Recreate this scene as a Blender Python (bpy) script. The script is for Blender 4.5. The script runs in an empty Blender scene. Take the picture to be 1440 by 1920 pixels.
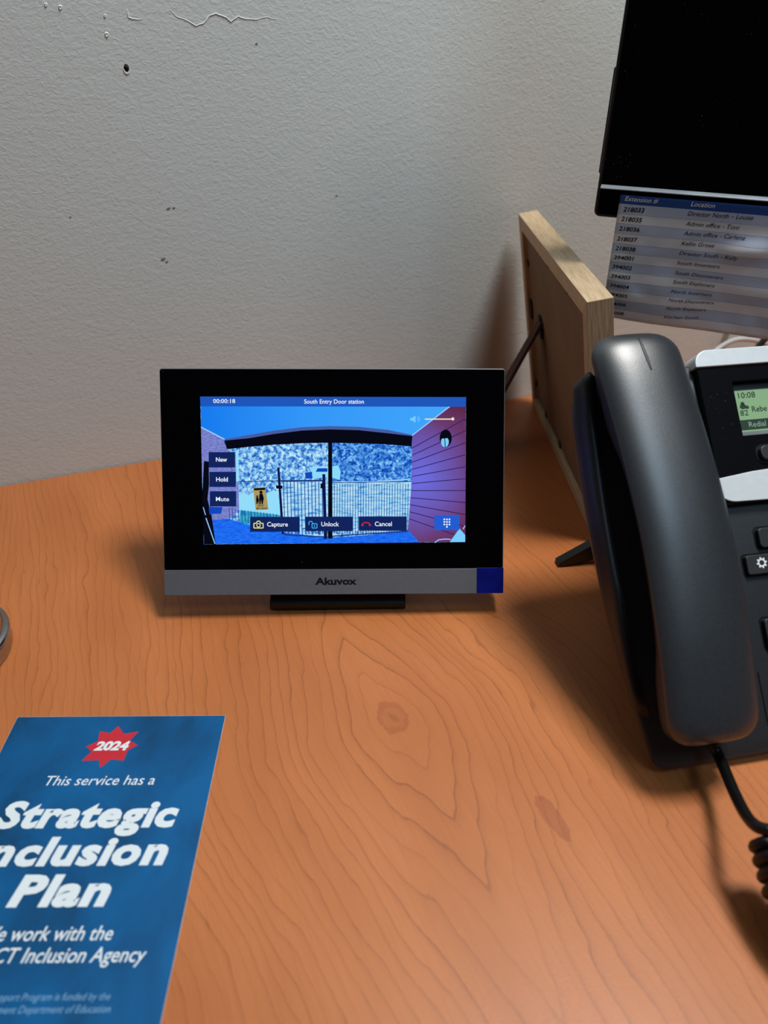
import bpy, bmesh, math, random
from math import sin, cos, radians, pi, sqrt
from mathutils import Vector, Matrix, noise
random.seed(7)
sc = bpy.context.scene
COL = sc.collection

# ------------------------------------------------------------------ camera
FPX = 1400.0
TH = math.atan((960 - 7) / FPX)          # downward pitch
CAMH = 0.305                              # metres above the desk top (z = 0)
cd = bpy.data.cameras.new('camera'); cam = bpy.data.objects.new('camera', cd); COL.objects.link(cam)
cam.location = (0, 0, CAMH); cam.rotation_euler = (pi / 2 - TH, 0, 0)
cd.sensor_fit = 'VERTICAL'; cd.sensor_height = 9.8; cd.sensor_width = 7.35
cd.lens = FPX / 1920 * 9.8; cd.clip_start = 0.01
cd.dof.use_dof = True; cd.dof.focus_distance = 0.435; cd.dof.aperture_fstop = 1.9
sc.camera = cam
# ------------------------------------------------------------------ world, lights, exposure
w = bpy.data.worlds.new('world'); sc.world = w; w.use_nodes = True
w.node_tree.nodes['Background'].inputs[0].default_value = (0.80, 0.90, 1.0, 1)
w.node_tree.nodes['Background'].inputs[1].default_value = 0.035
def area(name, loc, target, sx, sy, energy, col):
    l = bpy.data.lights.new(name, 'AREA'); l.shape = 'RECTANGLE'; l.size = sx; l.size_y = sy
    l.energy = energy; l.color = col
    o = bpy.data.objects.new(name, l); COL.objects.link(o); o.location = loc
    o.rotation_euler = (Vector(target) - Vector(loc)).to_track_quat('-Z', 'Y').to_euler()
    return o
area('ceiling_panel_light', (0.38, 0.36, 1.28), (0.36, 0.35, 0), 0.34, 0.26, 14.8, (1.0, 0.985, 0.955))
area('ceiling_panel_light', (0.58, -0.48, 1.62), (0.15, 0.3, 0.1), 0.5, 0.5, 5.8, (0.56, 0.80, 1.0))
vs = sc.view_settings
vs.view_transform = 'Standard'; vs.look = 'None'; vs.exposure = 0.0; vs.gamma = 1.0; vs.use_curve_mapping = False

# ------------------------------------------------------------------ measuring helpers
_s, _c = sin(TH), cos(TH)
def ray(x, y):
    u, v = (x - 720) / FPX, (y - 960) / FPX
    return Vector((u, _c - v * _s, -_s - v * _c))
def at_plane(x, y, P, n):
    d = ray(x, y); C = Vector((0, 0, CAMH))
    return C + d * ((Vector(P) - C).dot(n) / d.dot(n))
def at_z(x, y, z=0.0):
    return at_plane(x, y, Vector((0, 0, z)), Vector((0, 0, 1)))

# ------------------------------------------------------------------ materials
def lin(c):
    return tuple(((v / 255) / 12.92 if v / 255 <= 0.04045 else ((v / 255 + 0.055) / 1.055) ** 2.4) for v in c) + (1,)
class NT:
    def __init__(s, name):
        s.m = bpy.data.materials.new(name); s.m.use_nodes = True; s.t = s.m.node_tree; s.n = s.t.nodes; s.l = s.t.links
        s.b = s.n['Principled BSDF']
    def add(s, typ, **kw):
        n = s.n.new(typ)
        for k, v in kw.items():
            setattr(n, k, v)
        return n
    def put(s, sock, v):
        if isinstance(v, bpy.types.NodeSocket): s.l.new(v, sock)
        else: sock.default_value = v
    def math(s, op, a, b=0.0, c=None):
        n = s.add('ShaderNodeMath', operation=op); s.put(n.inputs[0], a); s.put(n.inputs[1], b)
        if c is not None: s.put(n.inputs[2], c)
        return n.outputs[0]
    def noise(s, vec, scale, detail=3, rough=0.5, dist=0.0):
        n = s.add('ShaderNodeTexNoise'); s.l.new(vec, n.inputs['Vector'])
        n.inputs['Scale'].default_value = scale; n.inputs['Detail'].default_value = detail
        n.inputs['Roughness'].default_value = rough; n.inputs['Distortion'].default_value = dist
        return n.outputs['Fac']
    def mapping(s, vec, scale=(1, 1, 1), rot=(0, 0, 0), loc=(0, 0, 0)):
        n = s.add('ShaderNodeMapping'); s.l.new(vec, n.inputs[0])
        n.inputs['Scale'].default_value = scale; n.inputs['Rotation'].default_value = rot; n.inputs['Location'].default_value = loc
        return n.outputs[0]
    def ramp(s, fac, stops, interp='LINEAR'):
        n = s.add('ShaderNodeValToRGB'); n.color_ramp.interpolation = interp; s.l.new(fac, n.inputs[0])
        e = n.color_ramp.elements
        while len(e) < len(stops): e.new(0.5)
        for i, (p, c) in enumerate(stops):
            e[i].position = p; e[i].color = c if len(c) == 4 else tuple(c) + (1,)
        return n.outputs[0]
    def mix(s, fac, a, b, mode='MIX'):
        n = s.add('ShaderNodeMix', data_type='RGBA', blend_type=mode)
        s.put(n.inputs[0], fac); s.put(n.inputs[6], a); s.put(n.inputs[7], b)
        return n.outputs[2]
    def obj(s):
        return s.add('ShaderNodeTexCoord').outputs['Object']
    def bump(s, h, strength, dist):
        n = s.add('ShaderNodeBump'); n.inputs['Strength'].default_value = strength; n.inputs['Distance'].default_value = dist
        s.l.new(h, n.inputs['Height']); s.l.new(n.outputs[0], s.b.inputs['Normal'])
    def set(s, col=None, rough=None, metal=None, spec=None):
        if col is not None: s.put(s.b.inputs['Base Color'], col)
        if rough is not None: s.put(s.b.inputs['Roughness'], rough)
        if metal is not None: s.b.inputs['Metallic'].default_value = metal
        if spec is not None: s.b.inputs['Specular IOR Level'].default_value = spec
        return s
def plain(name, rgb, rough=0.5, metal=0.0, spec=0.5, vary=0.12, scale=60):
    """a colour with a little procedural unevenness"""
    t = NT(name); c = lin(rgb); v = t.obj()
    f = t.noise(v, scale, 3)
    lo = tuple(x * (1 - vary) for x in c[:3]) + (1,); hi = tuple(min(1, x * (1 + vary)) for x in c[:3]) + (1,)
    t.set(t.ramp(f, [(0.3, lo), (0.7, hi)]), rough, metal, spec)
    return t.m
def glow(name, rgb, strength=1.0):
    t = NT(name); t.set((0, 0, 0, 1), 0.5, 0, 0.0)
    t.b.inputs['Emission Color'].default_value = lin(rgb); t.b.inputs['Emission Strength'].default_value = strength
    return t.m
def glow_noise(name, stops, scale, detail=4, stretch=(1, 1, 1), rough=0.6):
    t = NT(name); t.set((0, 0, 0, 1), 0.5, 0, 0.0)
    f = t.noise(t.mapping(t.obj(), stretch), scale, detail, rough, 0.6)
    t.l.new(t.ramp(f, [(p, lin(c)) for p, c in stops]), t.b.inputs['Emission Color'])
    t.b.inputs['Emission Strength'].default_value = 1.0
    return t.m

# ------------------------------------------------------------------ mesh helpers
class MB:
    """collects faces for ONE mesh; M maps local millimetres to the object's metres"""
    def __init__(s): s.v = []; s.f = []; s.mi = []; s.cur = 0
    def add(s, vs, fs):
        o = len(s.v); s.v += [tuple(p) for p in vs]
        for f in fs: s.f.append(tuple(i + o for i in f)); s.mi.append(s.cur)
    def poly(s, pts): s.add(pts, [tuple(range(len(pts)))])
    def prism(s, pts, z0, z1):
        """polygon (x, y) counter-clockwise extruded from z0 to z1"""
        n = len(pts)
        s.add([(x, y, z0) for x, y in pts] + [(x, y, z1) for x, y in pts],
              [tuple(reversed(range(n))), tuple(range(n, 2 * n))] + [(i, (i + 1) % n, n + (i + 1) % n, n + i) for i in range(n)])
    def box(s, x0, x1, y0, y1, z0, z1): s.prism([(x0, y0), (x1, y0), (x1, y1), (x0, y1)], z0, z1)
    def loft(s, rings, cap=True, closed=True):
        n = len(rings[0]); o = []
        for r in rings: o += list(r)
        fs = []
        for k in range(len(rings) - 1):
            for i in range(n if closed else n - 1):
                j = (i + 1) % n
                fs.append((k * n + i, k * n + j, (k + 1) * n + j, (k + 1) * n + i))
        if cap:
            fs.append(tuple(reversed(range(n)))); fs.append(tuple(range((len(rings) - 1) * n, len(rings) * n)))
        s.add(o, fs)
    def tube(s, pts, r, seg=10, cap=True):
        pts = [Vector(p) for p in pts]; rings = []; up = Vector((0.13, 0.21, 0.97)); nrm = None
        for i, p in enumerate(pts):
            t = (pts[min(i + 1, len(pts) - 1)] - pts[max(i - 1, 0)]).normalized()
            nrm = (up if nrm is None else nrm); nrm = (nrm - t * nrm.dot(t)).normalized(); b = t.cross(nrm)
            rr = r(i / (len(pts) - 1)) if callable(r) else r
            rings.append([p + (nrm * cos(a) + b * sin(a)) * rr for a in [2 * pi * k / seg for k in range(seg)]])
        s.loft(rings, cap)
    def lathe(s, prof, seg=64):
        s.loft([[(r * cos(2 * pi * k / seg), r * sin(2 * pi * k / seg), z) for k in range(seg)] for r, z in prof], True)
    def build(s, name, mats, parent=None, scale=0.001, off=(0, 0, 0), smooth=False, bevel=0.0, seg=2, subsurf=0):
        me = bpy.data.meshes.new(name); O = Vector(off)
        me.from_pydata([tuple((Vector(p) + O) * scale) for p in s.v], [], s.f)
        if not isinstance(mats, (list, tuple)): mats = [mats]
        for m in mats: me.materials.append(m)
        me.polygons.foreach_set('material_index', s.mi)
        bm = bmesh.new(); bm.from_mesh(me); bmesh.ops.remove_doubles(bm, verts=bm.verts, dist=1e-7) if not s.__dict__.get('keep') else None
        if not s.__dict__.get('keep'): bmesh.ops.recalc_face_normals(bm, faces=bm.faces)
        bm.to_mesh(me); bm.free()
        o = bpy.data.objects.new(name, me); COL.objects.link(o)
        if parent: o.parent = parent
        if bevel:
            b = o.modifiers.new('bevel', 'BEVEL'); b.width = bevel * scale; b.segments = seg; b.limit_method = 'ANGLE'; b.angle_limit = radians(40)
        if subsurf:
            m = o.modifiers.new('sub', 'SUBSURF'); m.levels = subsurf; m.render_levels = subsurf
        if smooth or bevel:
            me.polygons.foreach_set('use_smooth', [True] * len(me.polygons))
            if bevel:
                m = o.modifiers.new('wn', 'WEIGHTED_NORMAL'); m.keep_sharp = True
        return o
def rrect(x0, x1, y0, y1, r, seg=6, rs=None):
    """rounded rectangle outline; rs = radii at (x0y0, x1y0, x1y1, x0y1)"""
    rs = rs or (r, r, r, r); P = []
    for (cx, cy, a0), q in zip(((x0, y0, pi), (x1, y0, 1.5 * pi), (x1, y1, 0), (x0, y1, .5 * pi)), rs):
        sx = 1 if cx == x0 else -1; sy = 1 if cy == y0 else -1
        if q <= 0: P.append((cx, cy)); continue
        for k in range(seg + 1):
            a = a0 + .5 * pi * k / seg; P.append((cx + sx * q + q * cos(a), cy + sy * q + q * sin(a)))
    return P
def tag(o, label, cat, group=None):
    o['label'] = label; o['category'] = cat
    if group: o['group'] = group
    return o
def thing(name, label, cat, M):
    o = bpy.data.objects.new(name, None); o.empty_display_size = 0.02; COL.objects.link(o)
    o.matrix_world = M; return tag(o, label, cat)
def basis(x, y, z, p):
    M = Matrix((x, y, z)).transposed().to_4x4(); M.translation = p; return M

_tc = {}
def glyph_mesh(txt, bold=0.0, shear=0.0):
    k = (txt, bold, shear)
    if k not in _tc:
        cu = bpy.data.curves.new('t', 'FONT'); cu.body = txt; cu.size = 1; cu.offset = bold; cu.shear = shear
        cu.resolution_u = 3; cu.fill_mode = 'FRONT'
        ob = bpy.data.objects.new('t', cu); COL.objects.link(ob)
        dg = bpy.context.evaluated_depsgraph_get(); dg.update()
        me = bpy.data.meshes.new_from_object(ob.evaluated_get(dg))
        _tc[k] = ([tuple(v.co) for v in me.vertices], [tuple(p.vertices) for p in me.polygons])
        bpy.data.objects.remove(ob); bpy.data.curves.remove(cu); bpy.data.meshes.remove(me)
    return _tc[k]
_xm = lambda t: max(v[0] for v in glyph_mesh(t)[0])
def glyphs(txt, bold=0.0, shear=0.0, spacing=1.0):
    V, F, x = [], [], 0.0; _used = []
    for ch in txt:
        if ch != ' ':
            v, f = glyph_mesh(ch, bold, shear); o = len(V)
            V += [(p[0] + x, p[1], .004 * (len(_used) % 3)) for p in v]; _used.append(1); F += [tuple(i + o for i in q) for q in f]
        x += (_xm('|' + ch + '|') - _xm('||')) * spacing
    return V, F
CAP = max(v[1] for v in glyphs('H')[0])
def put_text(mb, txt, fn, x0, y0, cap, width=None, align='L', bold=0.0, shear=0.0, spacing=1.0, slope=0.0):
    """text on a surface: fn(x, y) -> local point; cap height and width in the surface's units"""
    V, Fc = glyphs(txt, bold, shear, spacing)
    a, b = min(v[0] for v in V), max(v[0] for v in V)
    sy = cap / CAP; sx = sy if width is None else width / (b - a)
    wd = (b - a) * sx; ox = x0 - (0 if align == 'L' else wd if align == 'R' else wd / 2)
    pts = []
    for v in V:
        X = ox + (v[0] - a) * sx; q = fn(X, y0 + v[1] * sy + slope * (X - ox)); pts.append((q[0], q[1], q[2] + v[2] * 5))
    mb.keep = True; mb.add(pts, Fc)

# ================================================================== SETTING
# wall runs behind the desk, turned about 20 degrees
W0 = Vector((-0.2942, 0.4844, 0)); WE = Vector((0.9376, 0.3478, 0)); WN = Vector((0.3478, -0.9376, 0))   # WN faces the room
MW = basis(WE, Vector((0, 0, 1)), WN, W0)        # local x along wall, y up, z into the room
t = NT('wall_paint'); v = t.obj()
vd = t.mapping(v, (1, 1.5, 1), (0, 0, radians(-35)))
n1 = t.noise(vd, 290, 3, 0.55, 0.8); n2 = t.noise(v, 620, 2, 0.5); n3 = t.noise(v, 3.0, 2)
n4 = t.noise(vd, 75, 2, 0.5, 0.5)
t.set(t.ramp(n3, [(0.3, (0.635, 0.695, 0.685)), (0.7, (0.675, 0.725, 0.71))]), 0.55, 0, 0.35)
hgt = t.math('ADD', t.math('ADD', t.math('MULTIPLY', t.math('POWER', n1, 2.0), 1.3), t.math('MULTIPLY', n2, 0.22)), t.math('MULTIPLY', n4, 0.6))
t.bump(hgt, 0.25, 0.0010)
m_wall = t.m
m_hole = plain('hole_shadow_filler', (38, 34, 32), 0.9)
m_flake = plain('raised_paint', (236, 239, 236), 0.5)
m_scuff = plain('grey_scuff', (120, 120, 116), 0.8)
mb = MB(); mb.box(-1700, 1900, -740, 1900, -100, 0)
wall = mb.build('wall_back', m_wall); wall.matrix_world = MW; wall['kind'] = 'structure'
def wl(x, y):
    p = MW.inverted() @ at_plane(x, y, W0, WN); return p.x * 1000, p.y * 1000
def wall_line(pxs, r0):
    mb = MB(); P = []
    for i, (x, y) in enumerate(pxs):
        a, b = wl(x, y)
        P.append((a, b, 0.05))
    Q = []
    for i in range(len(P) - 1):
        for k in range(4):
            q = Vector(P[i]).lerp(Vector(P[i + 1]), k / 4); Q.append((q.x + random.uniform(-.2, .2), q.y + random.uniform(-.25, .25), q.z))
    Q.append(P[-1])
    mb.tube(Q, lambda f: r0 * (0.35 + 0.65 * sin(pi * min(1, max(0, f)))), 6)
    o = mb.build('paint_ridge', m_flake, wall, smooth=True); return o
wall_line([(238, 16), (241, 32), (250, 36), (268, 36)], 0.32)
wall_line([(318, 18), (330, 30), (350, 38), (366, 48), (382, 44), (392, 30), (405, 26), (424, 32), (433, 41), (447, 31), (460, 35), (478, 37), (500, 32), (518, 36)], 0.36)
def hole(x, y, rx, ry, rim=True):
    a, b = wl(x, y); mb = MB(); n = 18
    def ring(k, z): return [(a + rx * k * cos(2 * pi * i / n) * (1 + .1 * sin(3 * i)), b + ry * k * sin(2 * pi * i / n), z) for i in range(n)]
    mb.cur = 0; mb.loft([ring(1.0, 0.12), ring(0.45, 0.10)], True)
    mb.cur = 1
    mb.loft([[(a + rx * k * cos(pi + pi * i / 10), b - ry * .35 + ry * k * sin(pi + pi * i / 10), z) for i in range(11)] for k, z in ((1.5, 0.02), (1.2, 0.5), (0.9, 0.1))], False, False)
    mb.build('nail_hole', [m_hole, m_flake], wall, smooth=True)
hole(237, 127, 1.5, 2.1)
for (x, y, r) in ((200, 65, 1.0), (113, 14, 0.9), (86, 9, 0.7), (197, 30, 0.6)):
    a, b = wl(x, y); mb = MB(); n = 9
    mb.cur = 1; mb.loft([[(a + r * k * (1 + .35 * sin(2.3 * i)) * cos(2 * pi * i / n), b + r * 1.2 * k * sin(2 * pi * i / n), z) for i in range(n)] for k, z in ((1.3, 0.02), (0.8, 0.55), (0.45, 0.2))])
    mb.cur = 0; mb.poly([(a + r * (.2 + .45 * cos(i)), b - r * 0.9 + r * .3 * sin(i), 0.35) for i in (0, 1, 2, 3, 4, 5)])
    mb.build('paint_chip', [m_hole, m_flake], wall)
for (x, y, r) in ((306, 486, 1.1), (313, 491, 0.7), (316, 391, 0.9), (326, 390, 0.7), (631, 367, 0.6), (132, 407, 0.5), (481, 82, 0.6)):
    a, b = wl(x, y); mb = MB(); mb.poly([(a + r * 1.5 * (1 + .3 * sin(3 * i)) * cos(i), b + r * .8 * sin(i + .3), 0.22) for i in [2 * pi * k / 9 for k in range(9)]])
    mb.build('scuff_mark', m_scuff, wall)

# floor under the desk
t = NT('floor_carpet'); f = t.noise(t.obj(), 300, 4)
t.set(t.ramp(f, [(0.3, (0.05, 0.055, 0.06)), (0.7, (0.11, 0.115, 0.12))]), 0.95)
mb = MB(); mb.box(-2200, 2200, -2500, 1800, -770, -740)
fl = mb.build('floor', t.m); fl['kind'] = 'structure'

# ================================================================== DESK
t = NT('cherry_laminate'); v = t.obj()                 # object coordinates = world metres turned with the wall
# local desk frame: x along wall, y towards the wall. grain frame: rotate so that g.x = across grain, g.y = along grain
E2 = WE; N2 = -WN
def desk_local(p): q = Vector(p) - W0; return Vector((q.dot(E2), q.dot(N2), 0))
K1 = desk_local((0.0045, 0.2594, 0)); K2 = desk_local((0.0763, 0.2027, 0))
GA = radians(-23.5)                                    # grain direction, from -y towards +x in the world
along = Vector((0.40, -0.917, 0)); al = Vector((along.dot(E2), along.dot(N2), 0)); ac = Vector((al.y, -al.x, 0)) * -1
def dotn(vec, a, o):
    n = t.add('ShaderNodeVectorMath', operation='SUBTRACT'); t.l.new(vec, n.inputs[0]); n.inputs[1].default_value = o
    d = t.add('ShaderNodeVectorMath', operation='DOT_PRODUCT'); t.l.new(n.outputs[0], d.inputs[0]); d.inputs[1].default_value = a
    return d.outputs['Value']
A1 = dotn(v, ac, K1); L1 = dotn(v, al, K1)
comb = t.add('ShaderNodeCombineXYZ'); t.l.new(A1, comb.inputs[0]); t.l.new(t.math('MULTIPLY', L1, 0.30), comb.inputs[1]); g = comb.outputs[0]
wob = t.math('SUBTRACT', t.noise(g, 26, 3, 0.5), 0.5)
wob2 = t.math('SUBTRACT', t.noise(g, 150, 3, 0.6), 0.5)
A = t.math('ADD', A1, t.math('ADD', t.math('MULTIPLY', wob, 0.030), t.math('MULTIPLY', wob2, 0.0032)))
Ls = t.math('MULTIPLY', t.math('TANH', t.math('MULTIPLY', L1, 9.0)), 0.042)
rr = t.math('POWER', t.math('ADD', t.math('POWER', t.math('ABSOLUTE', A), 1.35), t.math('POWER', t.math('ABSOLUTE', Ls), 1.35)), 1 / 1.35)
# rings further from the heart lie closer together
phase = t.math('MULTIPLY', t.math('POWER', rr, 1.3), 290.0)
fr = t.math('FRACT', phase)
rnd = t.add('ShaderNodeTexWhiteNoise', noise_dimensions='1D'); t.l.new(t.math('FLOOR', phase), rnd.inputs['W'])
line = t.ramp(fr, [(0.0, (1, 1, 1)), (0.035, (1, 1, 1)), (0.09, (0.30, 0.30, 0.30)), (0.35, (0.05, 0.05, 0.05)), (0.97, (0, 0, 0)), (1.0, (1, 1, 1))])
line = t.math('MULTIPLY', line, t.math('MULTIPLY_ADD', rnd.outputs['Value'], 0.75, 0.25))
comb2 = t.add('ShaderNodeCombineXYZ'); t.l.new(A1, comb2.inputs[0]); t.l.new(t.math('MULTIPLY', L1, 0.03), comb2.inputs[1])
fib = t.noise(comb2.outputs[0], 800, 3, 0.6); broad = t.noise(g, 22, 2); mott = t.noise(v, 900, 2, 0.5)
base = t.ramp(broad, [(0.3, lin((184, 106, 54))), (0.7, lin((202, 122, 68)))])
base = t.mix(t.math('MULTIPLY', t.math('SUBTRACT', fib, 0.35), 0.55), base, lin((156, 80, 36)))
base = t.mix(t.math('MULTIPLY', mott, 0.12), base, lin((224, 150, 98)))
base = t.mix(t.math('MULTIPLY', line, 0.50), base, lin((112, 52, 22)))
def knot(K, rad, stretch, ring):
    a = dotn(v, ac, K); l = dotn(v, al, K)
    n = t.math('MULTIPLY', t.math('SUBTRACT', t.noise(v, 170, 3, 0.6), 0.5), 0.9)
    d = t.math('ADD', t.math('DIVIDE', t.math('SQRT', t.math('ADD', t.math('MULTIPLY', a, a), t.math('POWER', t.math('MULTIPLY', l, stretch), 2.0))), rad), n)
    return t.ramp(d, [(0.0, (ring, ring, ring)), (0.55, (ring, ring, ring)), (0.80, (1, 1, 1)), (0.98, (.8, .8, .8)), (1.04, (0, 0, 0))])
base = t.mix(t.math('MULTIPLY', knot(K1, 0.0080, 0.72, 0.38), 0.42), base, lin((150, 72, 40)))
base = t.mix(t.math('MULTIPLY', knot(K2, 0.0042, 0.33, 0.8), 0.5), base, lin((150, 72, 40)))
rgh = t.math('MULTIPLY_ADD', mott, 0.12, 0.34)
t.set(base, rgh, 0, 0.38)
t.bump(t.math('ADD', t.math('MULTIPLY', fib, 0.5), mott), 0.12, 0.0004)
m_wood = t.m
m_edge = plain('desk_edge_band', (170, 100, 58), 0.45)
MD = basis(E2, N2, Vector((0, 0, 1)), W0)
desk = thing('desk', 'cherry wood laminate desk top running along the grey wall', 'desk', Matrix.Translation(Vector((0.05, 0.1, -0.74))))
def desk_part(name, mb, m, bevel=0.0):
    o = mb.build(name, m, bevel=bevel); o.parent = desk; o.matrix_world = MD; o.matrix_parent_inverse = desk.matrix_world.inverted(); o.matrix_basis = MD; return o
mb = MB(); mb.box(-560, 1040, -640, -1, -28, 0); desk_part('desktop', mb, m_wood, 1.2)
for x in (-545, 1000):
    mb = MB(); mb.box(x, x + 25, -600, -20, -740, -28); desk_part('leg_panel', mb, m_edge)
mb = MB(); mb.box(-520, 1000, -60, -42, -400, -28); desk_part('modesty_panel', mb, m_edge)

# ================================================================== INTERCOM (door monitor on a desk stand)
TC = Vector((-0.0292, 0.3705, 0.0736)); ty, tl, trl = radians(1.77), radians(29.88), -0.0137
u0 = Vector((cos(ty), sin(ty), 0)); bk = Vector((-sin(ty), cos(ty), 0)); up0 = bk * sin(tl) + Vector((0, 0, 1)) * cos(tl)
TU = u0 * cos(trl) + up0 * sin(trl); TV = up0 * cos(trl) - u0 * sin(trl); TN = TU.cross(TV)
TW, THT = 200.0, 132.2
# origin where the slanted face would reach the desk
dd = TC.z / TV.z; TO = TC - TV * dd; YB = dd * 1000 - THT / 2
MT = basis(TU, TV, TN, TO)
MTi = MT.inverted()
tab = thing('door_intercom_monitor', 'silver and black touchscreen door intercom showing a gate camera view, tilted on the desk', 'intercom', MT)
def tl_(x, y):                # pixel on the photograph -> millimetres on the intercom's face
    p = MTi @ at_plane(x, y, TO, TN); return p.x * 1000, p.y * 1000
m_silver = plain('satin_silver', (112, 115, 122), 0.45, 0.30, 0.4, 0.04, 300)
m_blackglass = plain('black_glass', (3, 3, 5), 0.12, 0, 0.10, 0.1)
m_blackplastic = plain('black_plastic', (16, 16, 18), 0.5, 0, 0.4)
m_bluefilm = plain('blue_protective_film', (8, 18, 120), 0.30, 0, 0.4, 0.25, 90)
m_ink = plain('black_ink', (14, 14, 16), 0.6, 0, 0.2)
mb = MB(); mb.prism(rrect(-TW / 2, TW / 2, YB, YB + THT, 1.6), -16, -0.6); mb.build('housing', m_silver, tab, bevel=0.5)
xg, yg = tl_(620, 1067); ystrip = yg
mb = MB(); mb.prism(rrect(-TW / 2 + 0.5, TW / 2 - 0.5, ystrip + 0.15, YB + THT - 0.6, 1.2), -0.8, 0.0); mb.build('glass_front', m_blackglass, tab, bevel=0.15)
mb = MB(); mb.prism(rrect(-TW / 2, TW / 2, YB, ystrip - 0.15, 1.0), -0.9, 0.0); strip = mb.build('lower_trim', m_silver, tab, bevel=0.2)
xa, ya = tl_(894, 1068); xb, yb = tl_(943.5, 1112)
mb = MB(); mb.box(xa, xb, YB + .25, ystrip + 0.3, 0.02, 0.16); mb.build('film_tab', m_bluefilm, tab, bevel=0.05)['label'] = 'blue film tab'
mb = MB(); xl, yl = tl_(591, 1096); xr, yr = tl_(669, 1096)
put_text(mb, 'Akuvox', lambda x, y: (x, y, 0.06), xl, yl, 3.9, xr - xl, bold=0.035); mb.build('brand_lettering', m_ink, strip)
mb = MB()
for x, y, a, L in ((917, 1060, -.9, 3), (936, 1059, .6, 5), (566, 1054, -.6, 6), (344, 1063, .2, 2), (305, 697, .4, 4)):
    q = tl_(x, y); dx, dy = cos(a) * L * .14, sin(a) * L * .14
    mb.add([(q[0] - dx, q[1] - dy, .02), (q[0] - dy * .12, q[1] + dx * .12, .03), (q[0] + dx, q[1] + dy, .02), (q[0] + dy * .12, q[1] - dx * .12, .03)], [(0, 1, 2, 3)])
mb.build('scratch_marks', plain('scratch', (70, 72, 74), 0.6), tab)['kind'] = 'stuff'
# desk stand: a wedge foot under and behind the panel (in the intercom's own frame; the desk plane is n = -k*(y))
kz = -TV.z / TN.z            # slope of the desk plane in (y, n): z=0 -> y*TV.z + n*TN.z = 0
def desk_n(y): return y * kz
x0 = tl_(502, 1125)[0]; x1 = tl_(762, 1125)[0]
def dpt(x, y, nn): return (x, y, nn)
mb = MB()
# profile in (y, n): upper arm behind panel, foot flat on the desk
prof = [(YB + 6, -16.2), (YB + 70, -16.2), (YB + 70, -22)]
foot = []
for dist in (96, 0):         # points on the desk behind the origin
    yy, nn = None, None
Yv = Vector((0, TV.z, TN.z))  # world up in (x, y, n)
Bv = Vector((0, TN.z, -TV.z)) # horizontal, away from viewer, in (x, y, n)
def hz(back, h): q = Bv * back + Yv * h; return (q.y, q.z)
prof = [hz(13, 0.9), hz(104, 0.9), hz(104, 4.0), (YB + 66, -23), (YB + 66, -16.1), (YB + 3, -16.1), hz(13, 6)]
mb.loft([[(x, a, b) for a, b in prof] for x in (x0, x1)]); mb.build('stand', m_blackplastic, tab, bevel=1.0)
# --- display
def SC(cx, cy): return tl_(360 + cx / 2.717, 730 + cy / 2.717)
G = {}
G['header'] = glow('screen_header_blue', (32, 86, 186)); G['sky'] = None
t = NT('screen_soffit_blue'); t.set((0, 0, 0, 1), .5, 0, 0); sep = t.add('ShaderNodeSeparateXYZ'); t.l.new(t.obj(), sep.inputs[0])
fx = t.math('MULTIPLY_ADD', sep.outputs[0], 6.0, 0.5)
t.l.new(t.ramp(t.math('ADD', fx, t.math('MULTIPLY', t.noise(t.obj(), 40), .12)), [(0.05, lin((14, 118, 236))), (0.45, lin((50, 150, 248))), (0.95, lin((66, 165, 250)))]), t.b.inputs['Emission Color']); t.b.inputs['Emission Strength'].default_value = 1
G['sky'] = t.m
G['dark'] = glow('screen_dark', (8, 9, 22)); G['navy'] = glow('screen_navy', (12, 22, 78)); G['beam_edge'] = glow('screen_beam_edge', (72, 92, 160))
G['brick'] = glow_noise('screen_brick', [(0.3, (92, 98, 170)), (0.7, (140, 150, 225))], 500, 2, (1, 3.5, 1))
G['leaf'] = glow_noise('screen_foliage', [(0.30, (16, 52, 140)), (0.43, (44, 112, 206)), (0.52, (130, 196, 240)), (0.62, (206, 236, 250))], 420, 5, (1, 1, 1), .7)
G['leaf_dark'] = glow_noise('screen_foliage_dark', [(0.32, (8, 40, 130)), (0.46, (26, 92, 200)), (0.57, (96, 172, 236)), (0.68, (180, 224, 248))], 420, 5, (1, 1, 1), .7)
G['ground'] = glow_noise('screen_yard', [(0.35, (70, 146, 222)), (0.45, (140, 204, 242)), (0.62, (190, 230, 246))], 160, 4, (1, 5, 1))
G['panel'] = glow('screen_pale_panel', (146, 220, 250)); G['bush'] = glow_noise('screen_bush', [(0.3, (10, 110, 190)), (0.7, (70, 190, 200))], 500, 4)
G['deck'] = glow_noise('screen_deck', [(0.3, (14, 84, 226)), (0.7, (40, 124, 250))], 260, 3, (1, 4, 1))
t = NT('screen_cladding'); t.set((0, 0, 0, 1), .5, 0, 0); sep = t.add('ShaderNodeSeparateXYZ'); t.l.new(t.obj(), sep.inputs[0])
cx_, cy_ = SC(1150, 460); dx_ = t.math('MULTIPLY', t.math('SUBTRACT', sep.outputs[0], cx_ / 1000), 1 / 0.030); dy_ = t.math('MULTIPLY', t.math('SUBTRACT', sep.outputs[1], cy_ / 1000), 1 / 0.034)
rr_ = t.math('SQRT', t.math('ADD', t.math('MULTIPLY', dx_, dx_), t.math('MULTIPLY', dy_, dy_)))
t.l.new(t.ramp(t.math('MULTIPLY', t.math('ADD', rr_, t.math('MULTIPLY', t.noise(t.obj(), 60, 3), .3)), .55), [(0.10, lin((108, 110, 226))), (0.42, lin((106, 88, 180))), (0.68, lin((106, 58, 112))), (0.95, lin((92, 36, 62)))]), t.b.inputs['Emission Color']); t.b.inputs['Emission Strength'].default_value = 1
G['clad'] = t.m; G['clad_line'] = glow('screen_cladding_line', (52, 28, 84))
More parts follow.
